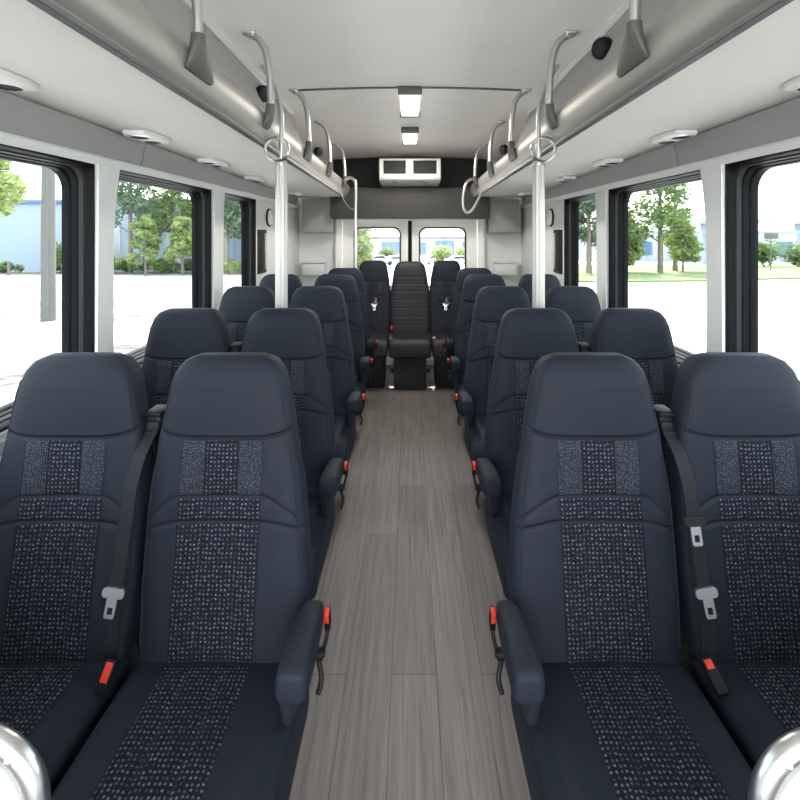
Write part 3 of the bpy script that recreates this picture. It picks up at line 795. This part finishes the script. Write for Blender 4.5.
# rear bench of three
lo, hi = backrest_mesh(channels=True, sc=1.0)
ME_CH = clean(lo.mesh('channel_back', M['black_vinyl'], angle=60))
ME_CHC = cushion_mesh(hw=.212, zt=.52, zb=.33).mesh('bench_cushion', M['black_vinyl'], angle=60)
def bench(kind, x):
    y = 5.13
    root = thing('bench_seat', (x, y, zfloor(y)-.001))
    sc = 1 if kind == 'mid' else .90
    if kind == 'mid':
        b = link('backrest', ME_CH, root, (0, 0, .02))
    else:
        b = link('backrest', ME_BACK, root, (0, .04, .03)); b.scale = (sc, 1, 1)
        h = link('headrest', ME_HEAD, root, (0, .04, .03)); h.scale = (sc, 1, 1)
        for nm, me in (('back_insert', ME_BINS),): q = link(nm, me, root, (0, .04, .03)); q.scale = (sc, 1, 1)
    c = link('seat_cushion', ME_CHC, root); c.scale = (sc*.98 if kind != 'mid' else 1, 1, 1)
    mb = MB()
    if kind == 'mid':
        mb.box(-.165, .165, -.40, -.02, .001, .335, bev=.012)
        for q in (-1, 1):
            mb.tube([(q*.165, -.33, .17), (q*.20, -.33, .17)], .02, 14)
    else: mb.box(-.15, .15, -.36, -.02, .001, .335, bev=.012)
    mb.build('pedestal', M['black_plastic'] if kind != 'mid' else M['header_black'], root)
    if kind != 'mid':
        s = -1 if x > 0 else 1
        mb = MB(); yb = lambda z: back_y(0, z-.03)+.04-.012
        mb.ribbon([(s*.03, .03, 1.09), (s*.028, yb(1.0), 1.0), (s*.022, yb(.9), .9), (s*.02, yb(.8), .80)], .045, .003, smooth=4)
        sb = mb.build('shoulder_belt', M['webbing'], root)
        t = add_tongue(sb, (s*.02, yb(.80)-.008, .80)); add_tongue(sb, (s*.02+.012, yb(.80)-.012, .815), tilt=PI)
        mb = MB(); mb.ribbon([(s*.02, yb(.78), .78), (s*.02, yb(.65), .65), (s*.03, yb(.52)-.01, .53)], .04, .003, smooth=3); mb.build('lap_belt', M['webbing'], root)
    else:
        mb = MB(); mb.box(-.014, .014, -.010, .010, -.03, .03, bev=.004); bd = mb.build('buckle', M['black_plastic'], root); bd.location = (-.197, -.12, .555)
        mb = MB(); mb.box(-.012, .012, -.014, -.004, -.008, .031, bev=.003); tag(mb.build('release_button', M['red'], bd), 'red release button')
    return root
tag(bench('mid', 0), 'black ribbed middle seat of the rear bench facing down the aisle', 'bus seat', 'rear bench seats')
tag(bench('side', -.41), 'rear bench seat with hanging belt buckle, left of the ribbed middle seat', 'bus seat', 'rear bench seats')
tag(bench('side', .41), 'rear bench seat with hanging belt buckle, right of the ribbed middle seat', 'bus seat', 'rear bench seats')

# ------------------------------------------------------------------ modesty panels in the foreground
for side, sg, xin, top in (('left', -1, .517, .925), ('right', 1, .486, .918)):
    y = .65
    root = thing('modesty_panel', (sg*.9, y, 0)); tag(root, 'white modesty panel in a steel tube frame at the front %s' % side, 'partition')
    B = lambda x, z: (sg*(x-.9), 0, z)
    r = .095
    arc = [B(xin+r-r*math.cos(a), top-r+r*math.sin(a)) for a in frange(0, PI/2, 10)]
    mb = MB(); mb.tube([B(xin, .0), B(xin, .4)]+arc+[B(1.1, top), B(1.318, top)], .0145, 16); mb.build('frame_tube', M['steel'], root)
    i2 = xin+.0138
    arc2 = [(i2+r-r*math.cos(a), top-.0138-r+r*math.sin(a)) for a in frange(0, PI/2, 10)]
    prof = [(i2, .12)]+arc2+[(1.315, top-.0138), (1.315, .12)]
    mb = MB(); mb.loft([[(sg*(x-.9), yy, z) for x, z in prof] for yy in (-.009, .009)]); mb.build('panel', M['white'], root, smooth=False)
    mb = MB(); mb.lathe([(.006, 0), (.006, .003), (.003, .004)], (sg*-.3, -1, .3), (sg*(xin+.028-.9)-0, -.0125, top-.026+.004), 12)
    mb.build('bolt', M['chrome'], root)

# ------------------------------------------------------------------ outside
def gz(y): return -.90-.033*y
mb = MB(); mb.loft([[(-260, y, gz(y)), (260, y, gz(y))] for y in (-60, 0, 60, 220)], closed=False)
struct(mb.build('road_ground', M['ground'], smooth=False), 'pale concrete road and yard')
def patch_ground(name, pts, mat, h, label, cat=None):
    mb = MB(); mb.loft([[(x, y, gz(y)-.02) for x, y in pts], [(x, y, gz(y)+h) for x, y in pts]]); o = mb.build(name, mat, smooth=False)
    o['kind'] = 'structure'; o['label'] = label; return o
patch_ground('lawn', [(9, 36), (14, 34.5), (22, 35.5), (30, 38), (46, 42), (60, 50), (60, 68), (9, 68), (7, 50)], M['grass'], .12, 'grass verge across the road on the right')
patch_ground('verge', [(-60, 45), (-8, 45), (-8, 48.5), (-60, 48.5)], M['grass'], .10, 'planted verge in front of the pale blue building')
mb = MB(); mb.box(-60, -7.8, 44.7, 45, gz(45)-.1, gz(45)+.14); struct(mb.build('kerb', M['concrete']), 'concrete kerb along the verge')

def leaf_blobs(blobs, n, size, seed):
    rnd = random.Random(seed); mb = MB(); tot = sum(b[3]**2 for b in blobs)
    for (bx, by, bz, br, sq) in [(b[0], b[1], b[2], b[3], b[4] if len(b) > 4 else 1.) for b in blobs]:
        for _ in range(int(n*br*br/tot)):
            d = Vector((rnd.gauss(0, 1), rnd.gauss(0, 1), rnd.gauss(0, 1))).normalized()*br*(rnd.random()**.45)
            c = Vector((bx, by, bz))+Vector((d.x, d.y, d.z*sq))
            a = Vector((rnd.gauss(0, 1), rnd.gauss(0, 1), rnd.gauss(0, .7))).normalized(); b = a.orthogonal().normalized()
            s_ = size*rnd.uniform(.6, 1.3)
            mb.add([c-a*s_, c+b*s_*.55, c+a*s_, c-b*s_*.55], [(0, 1, 2, 3)])
    return mb
def tree(loc, h, cr, mat, label, n=3200, size=.28, seed=1, trunk=.2, bare=.35, name='tree', cat='tree', group=None):
    rnd = random.Random(seed)
    root = thing(name, loc); tag(root, label, cat, group)
    bl = []; limbs = []
    for i in range(11):
        t = i/10; zz = h*(bare+(1-bare)*t*.93)
        rr = cr*(1-.55*t)*rnd.uniform(.5, .95); an = i*2.4+seed
        c = (math.cos(an)*rr*.75, math.sin(an)*rr*.75, zz+rnd.uniform(-.2, .2)); bl.append((*c, cr*rnd.uniform(.38, .55)*(1-.35*t), .8)); limbs.append(c)
    leaf_blobs(bl, n, size, seed).build('foliage', mat, root, smooth=False)
    mb = MB(); mb.tube([(0, 0, -.1), (.05*trunk, 0, h*.3), (-.1*trunk, .05, h*.6), (0, 0, h*.9)], lambda t: trunk*(1.1-.85*t), 10, smooth=4)
    for c in limbs[:9]:
        mb.tube([(0, 0, c[2]*.72), (c[0]*.5, c[1]*.5, c[2]*.86), c], lambda t: trunk*.3*(1-.7*t), 6)
    mb.build('trunk', M['bark'], root)
    return root
def shrub(loc, r, h, mat, label, seed, n=900, size=.13, w=1.0, group=None):
    rnd = random.Random(seed); root = thing('shrub', loc); tag(root, label, 'bush', group)
    bl = [(rnd.uniform(-r, r)*.7*w, rnd.uniform(-r, r)*.4, h*rnd.uniform(.35, .7), h*rnd.uniform(.35, .5), .9) for _ in range(7)]
    leaf_blobs(bl, n, size, seed).build('foliage', mat, root, smooth=False)
    mb = MB()
    for b in bl[:5]: mb.tube([(b[0]*.3, b[1]*.3, -.05), (b[0]*.7, b[1]*.7, b[2]*.5), b[:3]], .03, 5)
    mb.build('stems', M['bark'], root)
    return root

# left side: building, hedge, trees, pole
root = thing('warehouse', (-42, 53, gz(50))); tag(root, 'long pale blue warehouse with blue roof edge beyond the left windows', 'building')
H = 7.4
mb = MB(); mb.box(-30, 33, -2, 12, -.5, H); mb.build('wall', M['bldg'], root)
mb = MB(); mb.box(-30.3, 33.3, -2.35, 12.3, H-.05, H+.38, bev=.05); mb.build('roof_edge', M['blue'], root)
for x in (-21, -12.5, -4, 4.5, 13, 21.5, 30): 
    mb = MB(); mb.box(x-.12, x+.12, -2.2, -2.0, 0, H, bev=.03); mb.build('downpipe', M['blue'], root)
for x in (9, 17, 25.5):
    mb = MB(); mb.box(x-1.5, x+1.5, -2.08, -1.98, .2, 5.4, bev=.04); mb.build('door', M['bldg_white'], root)
mb = MB(); P0 = (-12.6, 16.3, gz(16.3))
mb.tube([(0, 0, -.2), (0, 0, 4), (0, 0, 9)], lambda t: .23-.05*t, 18)
tag(mb.build('utility_pole', M['concrete'], loc=P0), 'thick grey concrete pole beyond the front left window', 'pole')
mb = MB(); mb.lathe([(.11, -.1), (.11, 1.15), (.09, 1.25), (.04, 1.28)], (0, 0, 1), (0, 0, 0), 14)
tag(mb.build('bollard', M['concrete'], loc=(-37.3, 43.5, gz(43.5))), 'short grey bollard by the verge left of the pole', 'bollard')

tree((-25.5, 27, gz(27)), 9.5, 3.3, M['leaf_light'], 'bright leafy tree at the far left of the front left window', 5200, .22, 3, .16, .42)
for k, (x, y, h, r, mt, lab) in enumerate((
        (-27.5, 46.0, 13, 3.4, 'leaf_dark', 'tall grey green tree at the left of the second left window'),
        (-24.0, 47.2, 13.5, 3.0, 'leaf', 'tall leafy tree behind the small tree, second left window'),
        (-24.4, 43.2, 5.3, 1.6, 'leaf_light', 'small round yellow green tree in the second left window'),
        (-21.2, 43.6, 5.6, 1.5, 'leaf_light', 'pale small tree at the right of the second left window'),
        (-20.6, 48.0, 12, 3.2, 'leaf', 'tall tree at the right edge of the second left window'),
        (-18.4, 46.6, 11.5, 2.7, 'leaf_dark', 'grey green tree seen through the third left window'))):
    tree((x, y, gz(y)), h, r, M[mt], lab, 2300 if h > 8 else 1500, .24, 20+k, .24 if h > 8 else .11, .38 if h > 8 else .34)
hx = -43.0
HL = ['low hedge bush left of the bollard', 'rounded dark bush left of the grey pole', 'pale low bush close to the grey pole', 'tall bush behind the grey pole', 'yellow green bush right of the grey pole',
      'hedge bush at the left edge of the second left window', 'hedge bush below the tall grey green tree', 'hedge bush below the small round tree', 'hedge bush at the right of the second left window', 'hedge bush seen through the third left window']
for k, (x, r, h, mt) in enumerate(((-39.4, 1.5, 1.1, 'leaf'), (-34.8, 1.3, 1.3, 'leaf'), (-32.8, 1.2, 1.2, 'leaf_light'), (-35.0, 1.3, 3.0, 'leaf'), (-31.2, 1.0, 2.6, 'leaf_light'),
                                   (-28.0, 1.9, 1.5, 'leaf'), (-25.4, 1.6, 1.4, 'leaf_light'), (-23.0, 1.8, 1.5, 'leaf'), (-20.9, 1.5, 1.5, 'leaf'), (-17.6, 1.9, 1.5, 'leaf_light'))):
    y = 45.9 if h < 2 else 47.3
    shrub((x, y, gz(y)+.1), r, h, M[mt], HL[k], 60+k, 1300, .13, 1.2, 'bushes along the left verge')

# right side: lawn trees, overhead walkway, bushes, sign
for k, (x, y, h, r, mt, lab, n) in enumerate((
        (24.6, 46.0, 13.5, 3.8, 'leaf', 'tall open tree in the middle of the second right window', 2600),
        (19.8, 45.5, 10.5, 2.5, 'leaf', 'leafy tree at the left of the second right window', 2000),
        (22.0, 47.5, 5.6, 2.4, 'leaf_light', 'short bushy tree left of the tall open tree on the lawn', 2400),
        (27.4, 47.0, 5.2, 2.1, 'leaf_light', 'short bushy tree right of the tall open tree on the lawn', 2000),
        (28.6, 50.5, 10.0, 2.2, 'leaf', 'slim tree at the right of the second right window', 1500),
        (17.2, 45.0, 11.5, 2.8, 'leaf_dark', 'tree seen through the third right window', 3200))):
    tree((x, y, gz(y)+.1), h, r, M[mt], lab, n, .24, 40+k, .26 if h > 8 else .1, .30)
for k, (x, r, h, mt, lab) in enumerate(((46.5, 2.2, 3.2, 'leaf', 'green bush at the left of the front right window'), (51.0, 2.0, 3.0, 'leaf', 'green bush beside the pale bush, front right window'), (54.5, 2.3, 4.4, 'leaf_light', 'tall pale bush in the front right window'), (59.0, 2.3, 3.6, 'leaf', 'green bush at the right edge of the front right window'))):
    shrub((x, 61, gz(61)+.1), r, h, M[mt], lab, 80+k, 1500, .24, 1.1, 'bushes beyond the right lawn')
root = thing('elevated_walkway', (60, 74, gz(74))); tag(root, 'pale elevated walkway on columns beyond the right windows', 'walkway')
mb = MB(); mb.box(-30, 30, -1.2, 1.2, 6.4, 7.1, bev=.06); mb.build('deck', M['bldg_white'], root)
mb = MB(); mb.box(-30, 30, -1.25, -1.1, 4.9, 5.25); mb.build('lower_beam', M['bldg'], root)
for x in (-26, -13.5, 1.5, 16): 
    mb = MB(); mb.box(x-.35, x+.35, -.5, .5, -.3, 6.4, bev=.05); mb.build('column', M['bldg'], root)
root = thing('low_building', (72, 92, gz(90))); tag(root, 'low white building behind the walkway on the right', 'building')
mb = MB(); mb.box(-36, 36, -2, 8, -.5, 5.6); mb.build('wall', M['bldg_white'], root)
mb = MB(); mb.box(-36.3, 36.3, -2.3, 8.3, 5.55, 5.9); mb.build('roof_edge', M['bldg'], root)
for x in (-27, -18, -9, 0, 9, 18, 27):
    mb = MB(); mb.box(x-1.6, x+1.6, -2.06, -1.95, 1.2, 3.8); mb.build('window', M['glassblue'], root)
root = thing('road_sign', (38.6, 50, gz(50))); tag(root, 'small dark rectangular sign on a post, front right window', 'sign')
mb = MB(); mb.box(-.75, .75, -.04, .04, 3.55, 4.2, bev=.03); mb.build('sign_board', M['sign'], root)
mb = MB(); mb.tube([(0, .07, -.1), (0, .07, 4.1)], .05, 8); mb.build('post', M['concrete'], root)
mb = MB()
for k in range(6): mb.box(-.62+k*.21, -.50+k*.21, -.05, -.041, 3.72+.03*(k % 2), 4.03)
mb.build('sign_marks', M['concrete'], root)

# behind the rear doors: buildings, bushes, cars
root = thing('office_building', (4, 100, gz(98))); tag(root, 'low office block with grey roof and blue glazing behind the rear doors', 'building')
mb = MB(); mb.box(-26, 26, -2, 12, -.5, 4.6); mb.build('wall', M['bldg_white'], root)
mb = MB(); mb.box(-26.3, 26.3, -2.4, 12.3, 4.55, 5.0, bev=.06); mb.build('roof', M['roofgrey'], root)
for x0, x1, z0, z1, mt in ((1.2, 5.2, .9, 4.2, 'glassblue'), (-10, -4.6, 1.6, 3.9, 'glassblue'), (-2, -.6, .8, 3.8, 'glassblue'), (7, 13, 1.6, 3.9, 'glassblue'), (-18, -12, 1.6, 3.9, 'glassblue'), (15, 21, 1.6, 3.9, 'glassblue')):
    mb = MB(); mb.box(x0, x1, -2.06, -1.95, z0, z1); mb.build('window', M[mt], root)
tree((-6.0, 55, gz(55)), 5.4, 2.4, M['leaf_light'], 'pale bushy tree filling the left rear door window', 4200, .2, 91, .12, .12)
shrub((4.9, 80, gz(80)), 3.0, 3.0, M['leaf_light'], 'round pale bush in the right rear door window', 92, 1600, .24, 1.0)
shrub((-4.2, 84, gz(84)), 1.3, 2.8, M['leaf'], 'small green bush behind the cars, left rear door window', 93, 900, .2)
shrub((10.2, 80, gz(80)), 2.2, 2.8, M['leaf_light'], 'pale bush at the right edge of the right rear door window', 94, 1400, .24)
def car(loc, rz, paint, label):
    root = thing('car', loc); root.rotation_euler.z = rz; tag(root, label, 'car', 'cars parked behind the bus')
    side = [(-2.15, .35), (-2.2, .62), (-2.1, .86), (-1.5, .94), (-.85, 1.38), (.55, 1.44), (1.25, 1.0), (2.0, .88), (2.2, .65), (2.15, .35)]
    mb = MB(); mb.loft([[(x*k, y, .35+(z-.35)*k2) for x, z in side] for y, k, k2 in ((-.86, .97, .93), (-.78, 1, 1), (.78, 1, 1), (.86, .97, .93))]); mb.build('body', paint, root, angle=30)
    mb = MB()
    gl = [(-1.2, .97), (-.78, 1.30), (.5, 1.35), (1.02, .99)]
    for y0, y1 in ((-.885, -.80), (.80, .885)): mb.loft([[(x, y, z) for x, z in gl] for y in (y0, y1)])
    mb.build('side_windows', M['carglass'], root)
    for x in (-1.35, 1.35):
        for y in (-.8, .8):
            mb = MB(); mb.lathe([(.2, -.1), (.32, -.1), (.34, 0), (.32, .1), (.2, .1)], (0, 1, 0), (x, y, .34), 18); mb.build('wheel', M['tyre'], root)
    return root
car((-4.9, 76, gz(76)), .15, M['car_white'], 'white car parked in the left rear door window')
car((-2.2, 71, gz(71)), .5, M['car_grey'], 'grey car in front of the white car behind the bus')
car((2.7, 75, gz(75)), 1.2, M['car_white'], 'white car at the left of the right rear door window')
car((7.6, 73, gz(73)), .2, M['car_white'], 'white car below the round bush, right rear door window')

# ------------------------------------------------------------------ light, world, camera
w = bpy.data.worlds.new('sky'); S.world = w; w.use_nodes = True
N, L = w.node_tree.nodes, w.node_tree.links
bg = N['Background']
sky = N.new('ShaderNodeTexSky'); sky.sky_type = 'NISHITA'; sky.sun_disc = False; sky.sun_elevation = math.radians(52); sky.sun_rotation = 0
sky.air_density = 1; sky.dust_density = 2.5; sky.ozone_density = 1
hz = N.new('ShaderNodeMix'); hz.data_type = 'RGBA'; hz.inputs[0].default_value = .55
mulv = N.new('ShaderNodeMix'); mulv.data_type = 'RGBA'; mulv.blend_type = 'MULTIPLY'; mulv.inputs[0].default_value = 1
mulv.inputs[7].default_value = (.13, .13, .13, 1)
L.new(sky.outputs[0], mulv.inputs[6]); L.new(mulv.outputs[2], hz.inputs[6]); hz.inputs[7].default_value = (.95, .97, 1.0, 1)
L.new(hz.outputs[2], bg.inputs[0]); bg.inputs[1].default_value = 1.0
sun = bpy.data.lights.new('sun', 'SUN'); sun.energy = 2.2; sun.angle = math.radians(1.2); sun.color = (1, .96, .9)
so = bpy.data.objects.new('sun', sun); C.objects.link(so)
d = Vector((.04, -.62, -.78)); so.rotation_euler = d.to_track_quat('-Z', 'Y').to_euler()

cam = bpy.data.cameras.new('camera'); co = bpy.data.objects.new('camera', cam); C.objects.link(co); S.camera = co
co.location = (0, 0, EYE); co.rotation_euler = (PI/2, 0, 0)
cam.sensor_width = 36; cam.sensor_fit = 'HORIZONTAL'; cam.lens = 36*468/800
cam.shift_x = -10/800; cam.shift_y = -167/800
cam.clip_start = .05; cam.clip_end = 600

S.view_settings.view_transform = 'Standard'; S.view_settings.look = 'None'
S.view_settings.gamma = 1; S.view_settings.use_curve_mapping = False
S.view_settings.exposure = 3.2
S.cycles.max_bounces = 14; S.cycles.diffuse_bounces = 10; S.cycles.glossy_bounces = 6; S.cycles.transparent_max_bounces = 16
